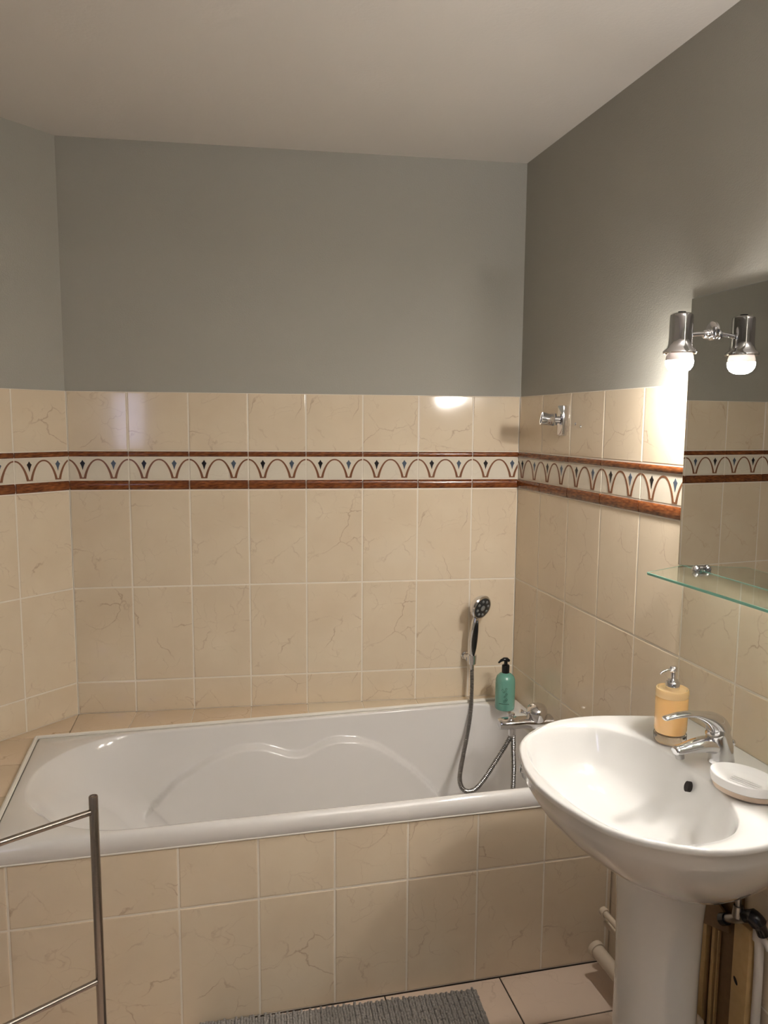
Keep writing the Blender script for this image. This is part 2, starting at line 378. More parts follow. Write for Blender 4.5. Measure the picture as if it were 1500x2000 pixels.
tile_wall(wl, FL, cols, rows3, (-OL-.4, 0))

# ------------------------------------------------------------ floor tiles
fa_ = math.radians(5.0); fu = Vector((math.cos(fa_), math.sin(fa_))); fv = Vector((-math.sin(fa_), math.cos(fa_)))
fo = Vector((-0.2500, -0.9415)); FT = 0.335
def w2(p): return fo+fu*p[0]+fv*p[1]
for i in range(-6, 3):
    for j in range(-11, 1):
        x0, x1, y0, y1 = i*FT, (i+1)*FT, j*FT-FT, j*FT
        if j == 0: pass
        q = w2(((x0+x1)/2, (y0+y1)/2))
        if q.y < -4.2 or q.x < -2.25: continue
        wall_x = -q.y*math.tan(AR)
        if q.x-FT/2 > wall_x-.02: continue
        if q.x+FT/2 > wall_x-.01: x1 = min(x1, x1-(q.x+FT/2-wall_x)-0.012)
        if x1-x0 < .03: continue
        w_, h_ = x1-x0-.004, y1-y0-.004; k = ('fl', round(w_, 3), round(h_, 3))
        if k not in MESH:
            bm = bmesh.new(); prism(bm, [(-w_/2, -h_/2), (w_/2, -h_/2), (w_/2, h_/2), (-w_/2, h_/2)], -.0028, 0, 0.0015)
            me = bpy.data.meshes.new('tile'); bmesh.ops.recalc_face_normals(bm, faces=bm.faces[:]); bm.to_mesh(me); bm.free(); me.materials.append(M['floor_tile']); MESH[k] = me
        c = w2(((x0+x1)/2, (y0+y1)/2))
        link('tile', MESH[k], flo, Matrix.Translation((c.x, c.y, 0)) @ Matrix.Rotation(fa_, 4, 'Z'))
for i in range(-6, 2):      # cut row along the bath panel
    x0, x1 = i*FT, (i+1)*FT
    if i == 0: x1 = 0.317
    if i > 0: continue
    def top(u):     # height in the tile grid where the panel face crosses column u
        p = w2((u, 0)); ap = -0.7366+math.tan(AA)*p.x; return (ap-p.y)/(fv.y-math.tan(AA)*fv.x)-.0035
    P4 = [(x0+.002, .002), (x1-.002, .002), (x1-.002, top(x1-.002)), (x0+.002, top(x0+.002))]
    cu, cv = (x0+x1)/2, .09
    bm = bmesh.new(); prism(bm, [(p[0]-cu, p[1]-cv) for p in P4], -.0028, 0, 0.0015)
    c = w2((cu, cv)); finish('tile', bm, M['floor_tile'], flo, Matrix.Translation((c.x, c.y, 0)) @ Matrix.Rotation(fa_, 4, 'Z'))

# ------------------------------------------------------------ bath surround (panel + ledge)
sur = thing('bath_surround', 'cream marble-look tiled bath panel and ledge boxed in around the white bathtub', 'bath surround', (-0.8, -0.8, 0))
bm = bmesh.new(); box(bm, (-2.31, 0.0, -0.022), (0.072, Z_TA-0.001, -0.0010)); finish('panel_grout', bm, M['grout'], sur, FA, smooth=False)
edges = [0.0745, 0.0603] + [-(OA+.2*i) for i in range(0, 12)]
edges = [0.0745, 0.0603, -OA] + [-(OA+.2*i) for i in range(1, 11)]
for b, a in zip(edges, edges[1:]):
    put_tile(sur, FA, a, b, Z_TB, Z_TA); put_tile(sur, FA, a, b, 0.001, Z_TB)
# ledge tiles: polygons on the plane z = Z_L
BR, BL, FRc, FLc = Vector((.0025, -.0450)), Vector((-1.6500, -.2020)), Vector((.0730, -.7350)), Vector((-1.5790, -.8620))
def ledge(poly, mat='tile_low'):
    c = sum((Vector(p) for p in poly), Vector((0, 0)))/len(poly)
    bm = bmesh.new(); prism(bm, [(p[0]-c.x, p[1]-c.y) for p in poly], -.03, 0, 0.0014)
    finish('ledge_tile', bm, M[mat], sur, Matrix.Translation((c.x, c.y, Z_L-.002)))
def backy(x, m=0.006): t = (x-BR.x)/(BL.x-BR.x); return BR.y+(BL.y-BR.y)*t+m
g = .0014
xs = [-.004, -OB]+[-OB-.2*i for i in range(1, 7)]+[-1.556]
for i, (b, a) in enumerate(zip(xs, xs[1:])):
    last = i == len(xs)-2
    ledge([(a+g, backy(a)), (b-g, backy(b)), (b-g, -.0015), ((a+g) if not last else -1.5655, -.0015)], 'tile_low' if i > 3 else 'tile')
def lw(s, off=.0015): return (-XL-s*math.cos(TH)+off*math.sin(TH), -s*math.sin(TH)-off*math.cos(TH))
tubL = lambda y: BL.x + (FLc.x-BL.x)*((y-BL.y)/(FLc.y-BL.y)) - .006
ledge([(-1.558, backy(-1.556)), (-1.568, -.003), lw(.12), lw(.263), (tubL(-.195), -.1955)][::-1])
ledge([(tubL(-.199), -.199), lw(.268), lw(.525), (tubL(-.388), -.388)][::-1])
ledge([(tubL(-.392), -.392), lw(.53), lw(.80), (tubL(-.590), -.590)][::-1])
ledge([(tubL(-.594), -.594), lw(.805), lw(1.06), (-2.29, -.80), (-2.29, -.895), (tubL(-.84), -.850)][::-1])

bm = bmesh.new()
for poly in ([(-1.567, -.003), (-.002, -.003), (-.006, backy(-.006, .012)), (-1.556, backy(-1.556, .012))], [(-1.565, -.012), (-2.28, -.786), (-2.28, -.88), (tubL(-.84)-.004, -.845), (tubL(-.2)-.004, -.197)]):
    prism(bm, poly, Z_L-.03, Z_L-.0045)
finish('ledge_grout', bm, M['grout'], sur, smooth=False)

# ------------------------------------------------------------ bathtub
TL, TD, TZ = 1.655, 0.69, 0.55
def tub_w(a, b, z):
    s, t = a/TL, b/TD; p = (BR*(1-s)+BL*s)*(1-t)+(FRc*(1-s)+FLc*s)*t
    return Vector((p.x, p.y, z))
NB, NLft, NF, NC, NR = 150, 64, 60, 16, 20
def outline(a0, a1, b0, b1, rx, ry, rr, rb=None):
    P = []; ry = min(ry, (b1-b0)/2-1e-4)
    for i in range(NB): t = i/NB; P.append((a0+rr+(a1-rx-a0-rr)*t, b0))
    h = NLft//2
    for i in range(h): f = (PI/2)*i/h; P.append((a1-rx+rx*math.sin(f), b0+ry-ry*math.cos(f)))
    for i in range(h): f = (PI/2)*i/h; P.append((a1-rx+rx*math.cos(f), b1-ry+ry*math.sin(f)))
    for i in range(NF): t = i/NF; P.append((a1-rx+(a0+rr-a1+rx)*t, b1))
    for i in range(NC): f = (PI/2)*i/NC; P.append((a0+rr-rr*math.sin(f), b1-rr+rr*math.cos(f)))
    for i in range(NR): t = i/NR; P.append((a0, b1-rr+(b0+rr-b1+rr)*t))
    for i in range(NC): f = (PI/2)*i/NC; P.append((a0+rr-rr*math.cos(f), b0+rr-rr*math.sin(f)))
    return P
def outer(ins, a0, a1, b0, b1, rx, ry, rr):
    P = []; A0, A1, B0, B1 = ins, TL-ins, ins, TD-ins; ry = min(ry, (b1-b0)/2-1e-4)
    def sq(c, box_, f, sx, sy):
        cx_, cy_ = math.cos(f), math.sin(f); m = max(abs(cx_), abs(cy_)); return (c[0]+(box_[0]-c[0])*cx_/m, c[1]+(box_[1]-c[1])*cy_/m)
    for i in range(NB): t = i/NB; P.append((a0+rr+(a1-rx-a0-rr)*t, B0))
    h = NLft//2
    for i in range(h): P.append(sq((a1-rx, b0+ry), (A1, B0), PI/2-(PI/2)*i/h, 0, 0))
    for i in range(h): P.append(sq((a1-rx, b1-ry), (A1, B1), (PI/2)*i/h, 0, 0))
    for i in range(NF): t = i/NF; P.append((a1-rx+(a0+rr-a1+rx)*t, B1))
    for i in range(NC): P.append(sq((a0+rr, b1-rr), (A0, B1), PI/2-(PI/2)*i/NC, 0, 0))
    for i in range(NR): t = i/NR; P.append((A0, b1-rr+(b0+rr-b1+rr)*t))
    for i in range(NC): P.append(sq((a0+rr, b0+rr), (A0, B0), (PI/2)*i/NC, 0, 0))
    return P
TOP = (.094, TL-.040, .030, TD-.028, .30, .31, .085)
ARM = [(-.20, .06), (.28, .17), (.341, .27), (.426, .355), (.536, .437), (.608, .465), (.679, .474), (.732, .466), (.775, .445), (.81, .434), (.850, .438), (.886, .453), (.937, .472), (1.0, .474), (1.036, .470), (1.118, .445), (1.232, .378), (1.322, .285), (1.36, .22), (1.5, .05)]
def arm(a):
    for (p, q), (r_, s_) in zip(ARM, ARM[1:]):
        if p <= a <= r_:
            t = (a-p)/(r_-p); return q+(s_-q)*t
    return 0
ARMC = [arm(-.2+i*.005) for i in range(341)]
for _ in range(10): ARMC = [ARMC[0]]+[(ARMC[i-1]+2*ARMC[i]+ARMC[i+1])/4 for i in range(1, 340)]+[ARMC[-1]]
def armz(a): return ARMC[max(0, min(340, int((a+.2)/.005)))]
def sstep(x): x = max(0, min(1, x)); return x*x*(3-2*x)
def level(z):
    d = max(0, (0.545-z)/0.415); q = max(0, (d-.80)/.20); fil = .07*(1-math.sqrt(max(0, 1-q*q)))
    a0 = TOP[0]+.05*d+fil; a1 = TOP[1]-.02*d-.36*d**.9-fil
    b0 = TOP[2]+.055*d+fil; b1 = TOP[3]-.055*d-fil
    k = 1-.70*sstep(d/.55)
    return (a0, a1, b0, b1, TOP[4]*k, TOP[5]*k, TOP[6]+.02*d)
bm = bmesh.new(); RS = []
def toring(P, z): RS.append([tub_w(p[0], p[1], z) for p in P])
toring(outer(.034, *TOP), .503); toring(outer(.002, *TOP), .503); toring(outer(0, *TOP), .507); toring(outer(0, *TOP), .528); toring(outer(.002, *TOP), .538); toring(outer(.007, *TOP), .546); toring(outer(.013, *TOP), TZ)
def shr(d): t = list(TOP); t[0] -= d; t[1] += d; t[2] -= d*.8; t[3] += d*.8; t[4] += d; t[5] += d; t[6] += d; return t
toring(outline(*shr(.008)), TZ); toring(outline(*shr(.003)), TZ-.0012); toring(outline(*TOP), TZ-.005)
NZ = 110
for i in range(1, NZ+1):
    z = .545-.415*(i/NZ); P = outline(*level(z)); out = []
    for k_, (a, b) in enumerate(P):
        zz = z
        if k_ < NB+NLft//2 or k_ > len(P)-NC:
            wgt = 1 if k_ < NB else (max(0, 1-(k_-NB)/(NLft*.25)) if k_ < NB+NLft//2 else (k_-(len(P)-NC))/NC)
            pr = .026*sstep((armz(a)-z)/.016+.5)*wgt
            b += pr
        out.append(tub_w(a, b, zz))
    RS.append(out)
c_ = tub_w(.80, .37, .122)
last = RS[-1]
for f in (.9, .7, .45, .2): RS.append([c_.lerp(p, f)+Vector((0, 0, 0)) for p in last])
for k_, f in enumerate((.9, .7, .45, .2)):
    for p in RS[len(RS)-4+k_]: p.z = .130-.008*(1-f)
rings(bm, RS, cap0=False, cap1=True)
tub = finish('bathtub', bm, M['acrylic'], angle=60, label='white acrylic bathtub with moulded armrests, built into the tiled surround', category='bathtub')
mod = tub.modifiers.new('thick', 'SOLIDIFY'); mod.thickness = 0.004; mod.offset = -1
bm = bmesh.new()
tube(bm, [tub_w(.02, .0, TZ), tub_w(.8, .0, TZ), tub_w(TL, .0, TZ)], .0068, 8)
tube(bm, [tub_w(TL, .0, TZ), tub_w(TL, .35, TZ), tub_w(TL, TD-.02, TZ)], .0068, 8)
tube(bm, [FA @ Vector((.066, Z_TA+.0012, .0004)), FA @ Vector((-.8, Z_TA+.0012, .0004)), FA @ Vector((-1.64, Z_TA+.0012, .0004))], .0030, 8)
finish('sealant', bm, M['silicone'], tub)
bm = bmesh.new(); lathe(bm, [(.0, .131), (.033, .131), (.036, .127), (.036, .122)], 24, Matrix.Translation((*tub_w(.30, .37, 0).xy, 0))); finish('drain', bm, M['chrome'], tub)
# overflow fitting on the tap end
ox = tub_w(.118, .345, 0)
bm = bmesh.new(); mt = Matrix.Translation((ox.x+.006, ox.y, .440)) @ Matrix.Rotation(-PI/2+.12, 4, 'Y')
lathe(bm, [(.034, 0), (.036, .004), (.030, .011), (.016, .014), (.012, .024), (.0, .026)], 24, mt); finish('overflow_cover', bm, M['chrome'], tub)

# ------------------------------------------------------------ shower set
def spiral_hose(bm, pts, r=.0084, pitch=.0058, seg=12):
    P = catmull(pts, 24); L_ = [0]
    for a, b in zip(P, P[1:]): L_.append(L_[-1]+(b-a).length)
    n = int(L_[-1]/pitch*2); Q, rr = [], []; j = 0
    for i in range(n+1):
        s = L_[-1]*i/n
        while j < len(L_)-2 and L_[j+1] < s: j += 1
        t = (s-L_[j])/max(1e-9, L_[j+1]-L_[j]); Q.append(P[j].lerp(P[j+1], t)); rr.append(r if i % 2 else r*.68)
    tube(bm, Q, rr, seg)
sh = thing('hand_shower', 'chrome hand shower with black grip hanging in a bracket on the tiled back wall', 'shower', (-0.165, -0.02, 0.70))
hp = [(-.1745, -.055, .700), (-.1765, -.060, .735), (-.1765, -.066, .78), (-.172, -.070, .83), (-.166, -.066, .865), (-.160, -.060, .885)]
bm = bmesh.new(); tube(bm, catmull(hp, 6), [.0115]*6+[.0125]*7+[.0125]*6+[.012]*6+[.014]*6, 18); finish('handle', bm, M['chrome'], sh)
bm = bmesh.new()
gp = [(-.1725, -.0655, .722), (-.1725, -.072, .75), (-.1715, -.077, .785), (-.168, -.080, .825), (-.163, -.077, .858)]
gq = catmull(gp, 6); tube(bm, gq, [max(.0025, .0105*math.sin(PI*(i+.6)/(len(gq)+.2))**.6) for i in range(len(gq))], 16); finish('grip', bm, M['black'], sh)
hd = Vector((.50, -.84, -.25)).normalized(); hc = Vector((-.1515, -.080, .9065))
zx = hd.to_track_quat('Z', 'Y').to_matrix().to_4x4(); HM = Matrix.Translation(hc) @ zx
bm = bmesh.new(); lathe(bm, [(.0, -.034), (.014, -.033), (.030, -.025), (.041, -.013), (.0455, -.002), (.0455, .004), (.042, .008), (.0385, .008)], 36, HM); finish('head_shell', bm, M['chrome'], sh)
bm = bmesh.new(); lathe(bm, [(.0395, .002), (.0395, .0075), (.036, .0095), (0, .0105)], 36, HM); fc = finish('spray_face', bm, M['rubber'], sh)
bm = bmesh.new()
for k in range(8):
    a = 2*PI*k/8+.2; lathe(bm, [(.0052, .0), (.0048, .0035), (.003, .0045), (0, .0048)], 10, HM @ Matrix.Translation((.0265*math.cos(a), .0265*math.sin(a), .0085)))
lathe(bm, [(.0105, .0), (.0100, .003), (.007, .0042), (0, .0044)], 16, HM @ Matrix.Translation((0, 0, .0085)))
finish('nozzle_ring', bm, M['nozzle'], fc)
bm = bmesh.new()
tube(bm, [(-.1745, -.055, .690), (-.1745, -.055, .724)], [.0165, .0185], 20)
tube(bm, [(-.185, -.004, .705), (-.182, -.045, .705)], [.012, .012], 14)
lathe(bm, [(0, -.001), (.015, -.001), (.015, .006), (.012, .009), (0, .009)], 24, Matrix.Translation((-.186, -.0005, .705)) @ Matrix.Rotation(PI/2, 4, 'X'))
finish('bracket', bm, M['chrome'], sh)
bm = bmesh.new()
HOSE = [(-.1745, -.056, .700), (-.1745, -.060, .66), (-.1775, -.075, .60), (-.188, -.105, .53), (-.210, -.150, .470), (-.240, -.21, .415), (-.2620, -.26, .384), (-.2720, -.290, .364), (-.2720, -.318, .350), (-.2600, -.340, .346), (-.2380, -.358, .360), (-.2100, -.370, .400), (-.1720, -.379, .468), (-.1400, -.383, .525), (-.125, -.385, .556)]
spiral_hose(bm, HOSE); finish('hose', bm, M['dark_chrome'], sh)
bm = bmesh.new(); tube(bm, [(-.1745, -.0555, .700), (-.1745, -.0575, .668)], [.0095, .0085], 14); finish('hose_nut', bm, M['chrome'], sh)

# ------------------------------------------------------------ bath tap
tp = thing('bath_mixer_tap', 'chrome bath mixer tap with round control knob on the tap end of the tub', 'tap', (-0.03, -0.38, 0.55))
TY = -.385
bm = bmesh.new()
N = 20; prof = []
pp = [(-.172, .0), (-.168, .019), (-.150, .027), (-.12, .027), (-.08, .026), (-.04, .028), (-.005, .030), (.008, .030)]
rs = []
for x, hw in pp:
    hw = max(hw, .004); zt = .606+.006*(x+.17)/.17; hh = .0150+.009*max(0, (x+.09)/.09) if x > -.171 else .006
    zc_ = zt-hh+.002
    rs.append([(x, TY+hw*math.copysign(abs(math.cos(2*PI*k/N))**.6, math.cos(2*PI*k/N)), zc_+hh*math.copysign(abs(math.sin(2*PI*k/N))**.6, math.sin(2*PI*k/N))) for k in range(N)])
rings(bm, rs); finish('body', bm, M['chrome'], tp, angle=50)
bm = bmesh.new(); lathe(bm, [(.011, 0), (.0085, .004), (.0085, .016), (.0125, .019), (.0125, .024), (.010, .026), (0, .0255)], 20, Matrix.Translation((-.1290, TY, .604))); finish('diverter_knob', bm, M['chrome'], tp)
bm = bmesh.new(); mt = Matrix.Translation((-.040, TY+.002, .611)) @ Matrix.Rotation(.25, 4, 'X') @ Matrix.Rotation(-.12, 4, 'Y')
lathe(bm, [(.0, -.012), (.028, -.010), (.0335, 0), (.0335, .024), (.030, .034), (.020, .041), (0, .043)], 28, mt); kb = finish('control_knob', bm, M['chrome'], tp)
bm = bmesh.new(); tube(bm, catmull([(-.066, TY, .622), (-.080, TY-.004, .627), (-.094, TY-.006, .634), (-.100, TY-.006, .636)], 4), [.004]*4+[.0045]*4+[.0065]*5, 12); finish('lever', bm, M['chrome'], kb)
bm = bmesh.new(); tube(bm, [(-.124, TY, .585), (-.124, TY, .552)], [.014, .0115], 16); finish('hose_outlet', bm, M['chrome'], tp)
bm = bmesh.new(); tube(bm, [(-.02, TY, .5505), (-.02, TY, .59)], [.021, .018], 18); finish('pillar', bm, M['chrome'], tp)
bm = bmesh.new(); spiral_hose(bm, [(-.121, TY-.004, .556), (-.119, TY-.004, .50), (-.117, TY-.006, .43), (-.120, TY-.008, .35), (-.130, TY-.010, .28), (-.155, TY-.015, .215), (-.20, TY-.02, .160), (-.27, TY, .143), (-.34, TY+.03, .141)], r=.0086, pitch=.0058); finish('spare_hose', bm, M['dark_chrome'], tp, label='second ribbed steel hose hanging down into the tub')

# ------------------------------------------------------------ green bottle
bx, by = -.0755, -.150
gb = thing('shower_gel_bottle', 'translucent teal pump bottle with black dispenser in the corner of the tub rim', 'bottle', (bx, by, .55))
T0 = Matrix.Translation((bx, by, .55))
bm = bmesh.new(); lathe(bm, [(.0, .0008), (.030, .0008), (.034, .004), (.0355, .012), (.0355, .095), (.0345, .110), (.030, .122), (.021, .130), (.013, .133), (.012, .137), (0, .137)], 36, T0); body = finish('bottle_body', bm, M['teal'], gb)
bm = bmesh.new(); lathe(bm, [(0, .134), (.0135, .134), (.0138, .160), (.011, .163), (.0065, .164), (.0065, .174), (0, .175)], 24, T0); finish('collar', bm, M['black'], gb)
bm = bmesh.new()
tube(bm, [T0 @ Vector(p) for p in [(.012, .0, .1765), (.004, 0, .182), (-.006, -.001, .1835), (-.018, -.002, .179), (-.028, -.003, .171)]], [.007, .0095, .009, .006, .0035], 14, flat=[.7]*5)
tube(bm, [T0 @ Vector((0, 0, .170)), T0 @ Vector((0, 0, .181))], .0065, 12)
finish('pump_nozzle', bm, M['black'], gb)
# printed emblem (small scribble crest over a line of lettering) wrapped on the bottle face
def on_bottle(u, v): a = math.radians(-112)+u/.0356; return T0 @ Vector((.0360*math.cos(a), .0360*math.sin(a), v))
bm = bmesh.new()
def ink(pts, w=.0012):
    P = [on_bottle(*p) for p in pts]; tube(bm, P, w/2, 5)
ink([(-.010, .078), (-.006, .084), (-.002, .080), (-.006, .074), (-.001, .070)])
for k in range(6):
    z = .086-k*.0095; d = (-1)**k*.0025
    ink([(.002+d, z), (.006+d, z+.003), (.009+d, z-.001), (.005+d, z-.005), (.001+d, z-.003), (.004+d, z+.001)])
ink([(-.003, .040), (.001, .046), (.008, .040), (.012, .046)])
for k in range(14): u0 = -.018+k*.0026; ink([(u0, .0285), (u0+.0004, .031), (u0+.0016, .0285)], .001)
ink([(-.019, .028), (.018, .028)], .001)
finish('printed_label', bm, M['ink'], body)

# ------------------------------------------------------------ pedestal sink
SC = 1.266; SZ = .857
sink = thing('pedestal_sink', 'white ceramic sink basin on a rounded pedestal below the mirror', 'sink', RW(SC, .2, 0))
HWP = [(0, .250), (.04, .258), (.077, .263), (.12, .274), (.167, .286), (.21, .294), (.257, .297), (.30, .294), (.333, .286), (.37, .270), (.40, .251), (.43, .228), (.46, .193), (.48, .155), (.498, .100), (.508, .060), (.5145, .0)]
def basin_outline():
    rgt = [(h, o) for o, h in HWP]; pts = [(0.0, .001), (.12, .001), (.2, .001)]+rgt[:-1]
    P = catmull([(x, y, 0) for x, y in rgt], 6); P = [(p.x, p.y) for p in P]
    half = [(.0, 0.0), (.08, 0), (.16, 0), (.22, 0)]+P[:-1]+[(0, .5145)]
    full = half+[(-x, y) for x, y in half[-2:0:-1]]
    return full
BO = basin_outline(); NBO = len(BO)
bi_c = (0.0, .322); 
def inner_edge(scale=1.0, c=bi_c, a=.262, b=.162):
    P = []
    for x, y in BO:
        th = math.atan2((y-c[1])/b, x/a) if (x, y) != (0, 0) else -PI/2
        e = 2.35; cx_, cy_ = math.cos(th), math.sin(th)
        px = math.copysign(abs(cx_)**(2/e), cx_)*a*scale; py = math.copysign(abs(cy_)**(2/e), cy_)*b*scale
        P.append((px, c[1]+py))
    return P
def BW(x, y, z): return RW(SC+x, max(y, .0012), z)
bm = bmesh.new(); RS = []
def sc_out(r, cy): return [(x*r, cy+(y-cy)*r) for x, y in BO]
# underside from the centre outwards, then rim, then bowl
for r in (.28, .34, .42, .5, .58, .66, .74, .81, .87, .92, .95, .97, .982):
    z = .846-.265*max(0, 1-r**1.5)**(1/1.5); RS.append([BW(x, y, z) for x, y in sc_out(r, .12-.12*0)])
for r, z in ((.990, .8425), (.997, .8445), (1.0, .848), (.999, .8525), (.995, .8555), (.988, .857)): RS.append([BW(x, y, z) for x, y in sc_out(r, .2)])
IE = inner_edge()
OE = sc_out(.975, .25)
RS.append([BW(x, y, .8575) for x, y in OE])
def deckz(p, q, t, z0): return z0
RS.append([BW(x*.35+p*.65, y*.35+q*.65, .8565) for (x, y), (p, q) in zip(OE, inner_edge(1.03))])
for s_, z, cy in ((1.0, .8545, .322), (.985, .849, .322), (.965, .838, .321), (.945, .822, .320), (.915, .800, .319), (.87, .776, .316), (.81, .757, .312), (.72, .742, .305), (.60, .725, .302), (.45, .712, .302), (.30, .704, .303), (.16, .701, .304)):
    RS.append([BW(x, y, z) for x, y in inner_edge(s_, (0, cy))])
rings(bm, RS, cap0=True, cap1=True); basin = finish('basin', bm, M['ceramic'], sink, angle=70)
bm = bmesh.new(); rs = []
for z, kx, ky in ((0.0, 1.12, 1.10), (.02, 1.10, 1.08), (.05, 1.0, 1.0), (.2, .97, .97), (.4, .97, .97), (.55, 1.0, 1.0), (.60, 1.04, 1.04), (.63, 1.04, 1.04), (.668, 1.0, 1.0)):
    ring = []
    for k in range(40):
        t = 2*PI*k/40; ring.append(RW(SC+.087*kx*math.copysign(abs(math.cos(t))**.8, math.cos(t)), .217+.085*ky*math.sin(t)*(1 if math.sin(t) > 0 else .95), z))
    rs.append(ring)
rings(bm, rs); finish('pedestal', bm, M['ceramic'], sink)
bm = bmesh.new()
oc = RW(SC+.012, .1760, .8185); nd = (RW(SC, .30, .855)-RW(SC, .17, .82)).normalized(); OM = Matrix.Translation(oc) @ nd.to_track_quat('Z', 'Y').to_matrix().to_4x4()
lathe(bm, [(.0112, -.008), (.0112, .0025), (.0095, .0036), (.0, .0036)], 20, OM @ Matrix.Scale(.6, 4, (1, 0, 0))); finish('overflow_hole', bm, M['hole'], basin)
bm = bmesh.new(); lathe(bm, [(.030, -.003), (.030, .002), (.026, .0045), (.018, .0035), (.0, .0055)], 28, Matrix.Translation(RW(SC, .304, .7005))); finish('drain_plug', bm, M['chrome'], basin)

# ------------------------------------------------------------ sink faucet
fz = thing('sink_mixer_faucet', 'chrome single-lever mixer faucet at the back of the sink', 'faucet', RW(SC, .09, SZ))
def FP(o, z, s=0): return RW(SC+s, o, z)
side = (RW(SC+1, 0, 0)-RW(SC, 0, 0)).normalized()
def chain(bm, pts, seg=22, n=6):
    C = catmull([(p[0], p[1], p[2]) for p in pts], n); W_ = catmull([(p[3] if len(p) > 3 else p[2], 0, 0) for p in pts], n)
    rs = []
    P = [FP(c.x, c.y) for c in C]
    for i, c in enumerate(C):
        t = (P[min(i+1, len(P)-1)]-P[max(i-1, 0)]).normalized(); nn = side.cross(t).normalized()
        rs.append([P[i]+nn*math.cos(2*PI*k/seg)*c.z+side*math.sin(2*PI*k/seg)*W_[i].x for k in range(seg)])
    rings(bm, rs)
bm = bmesh.new(); chain(bm, [(.088, .8565, .0270, .0270), (.088, .862, .0265, .0265), (.089, .872, .0250, .0255), (.092, .893, .0250, .0255), (.097, .912, .0250, .0255), (.103, .928, .0235, .0255), (.110, .9365, .0160, .022)]); fb = finish('body', bm, M['chrome'], fz)
bm = bmesh.new(); chain(bm, [(.094, .893, .020, .020), (.125, .9000, .0175, .0195), (.155, .8995, .0140, .0180), (.180, .8960, .0105, .0150), (.1985, .8930, .0098, .0135), (.2035, .8925, .0060, .0100)]); sp = finish('spout', bm, M['chrome'], fz)
bm = bmesh.new(); tube(bm, [FP(.190, .886), FP(.188, .8765)], [.0095, .009], 16); finish('aerator', bm, M['dark_chrome'], sp)
bm = bmesh.new(); chain(bm, [(.097, .928, .0240, .0250), (.1035, .941, .0215, .0240), (.118, .953, .0165, .0200), (.137, .9615, .0108, .0155), (.160, .9685, .0070, .0120), (.180, .9702, .0060, .0110), (.205, .9690, .0052, .0100), (.228, .9655, .0045, .0090), (.232, .9648, .0020, .0050)]); finish('lever', bm, M['chrome'], fz)
bm = bmesh.new(); tube(bm, [FP(.062, .858), FP(.062, .893)], .0025, 10); lathe(bm, [(.002, -.004), (.006, 0), (.0065, .004), (.004, .008), (0, .009)], 14, Matrix.Translation(FP(.062, .895))); finish('pop_up_rod', bm, M['chrome'], fz)

# ------------------------------------------------------------ soap dispenser
ds = RW(1.145, .128, SZ); DM = Matrix.Translation(ds+Vector((0, 0, .0012))) @ Matrix.Diagonal((.89, .89, .965, 1))
dsp = thing('soap_dispenser', 'round glass dispenser of orange soap with chrome pump on the sink', 'soap dispenser', ds)
bm = bmesh.new(); lathe(bm, [(0, .0), (.037, .0), (.0395, .003), (.0400, .008), (.0400, .018), (.0390, .0196), (0, .0196)], 36, DM); finish('glass_base', bm, M['clear_glass'], dsp)
bm = bmesh.new(); lathe(bm, [(0, .0197), (.030, .0197), (.0375, .023), (.0395, .030), (.0395, .106), (.0385, .1075), (0, .1075)], 40, DM); finish('soap_fill', bm, M['orange_soap'], dsp)
bm = bmesh.new(); lathe(bm, [(0, .1078), (.0397, .1078), (.0402, .112), (.0400, .1235), (.0385, .1262), (.036, .1262), (.033, .1235), (0, .1230)], 40, DM); finish('shoulder', bm, M['orange_pale'], dsp)
bm = bmesh.new(); lathe(bm, [(0, .1232), (.0165, .1232), (.0175, .126), (.0175, .139), (.0155, .142), (.0125, .143), (.0125, .147), (.007, .149), (0, .149)], 28, DM)
cap = finish('pump_collar', bm, M['chrome'], dsp)
bm = bmesh.new(); lathe(bm, [(0, .149), (.0062, .149), (.0062, .164), (.0090, .167), (.0095, .1755), (.0070, .178), (0, .178)], 20, DM)
q = [DM @ Vector(v) for v in ((0, 0, .171), (-.018, -.002, .170), (-.032, -.004, .1665), (-.037, -.005, .1625))]
tube(bm, q, [.0030, .0028, .0026, .0024], 10); finish('pump_head', bm, M['chrome'], dsp)

# ------------------------------------------------------------ soap dish
dc = RW(1.392, .137, SZ+.0012); dA = math.radians(-62)
dish = thing('soap_dish', 'oval white soap dish with a tan base band on the edge of the sink', 'soap dish', dc, 0)
def oval(a, b, z): return [dc+Vector((a*math.cos(t)*math.cos(dA)-b*math.sin(t)*math.sin(dA), a*math.cos(t)*math.sin(dA)+b*math.sin(t)*math.cos(dA), z)) for t in [2*PI*k/48 for k in range(48)]]
bm = bmesh.new(); rings(bm, [oval(.054, .036, 0), oval(.058, .040, .002), oval(.0605, .042, .0125)]); finish('base_band', bm, M['dish_tan'], dish)
bm = bmesh.new(); rings(bm, [oval(.0600, .0425, .0127), oval(.0625, .0460, .0150), oval(.0640, .0485, .0320), oval(.0630, .0475, .0335), oval(.0612, .0457, .0325), oval(.054, .038, .022), oval(.040, .027, .0175), oval(.012, .008, .0165)]); dd = finish('dish', bm, M['dish_white'], dish)
bm = bmesh.new()
for k in range(-2, 3):
    a = Vector((.006*k, 0, 0)); 
    tube(bm, [dc+Matrix.Rotation(dA, 4, 'Z') @ Vector((-.028, .0075*k, .0180)), dc+Matrix.Rotation(dA, 4, 'Z') @ Vector((0, .0075*k, .0180)), dc+Matrix.Rotation(dA, 4, 'Z') @ Vector((.028, .0075*k, .0180))], [.0008, .0022, .0008], 8)
finish('ridges', bm, M['dish_white'], dd)

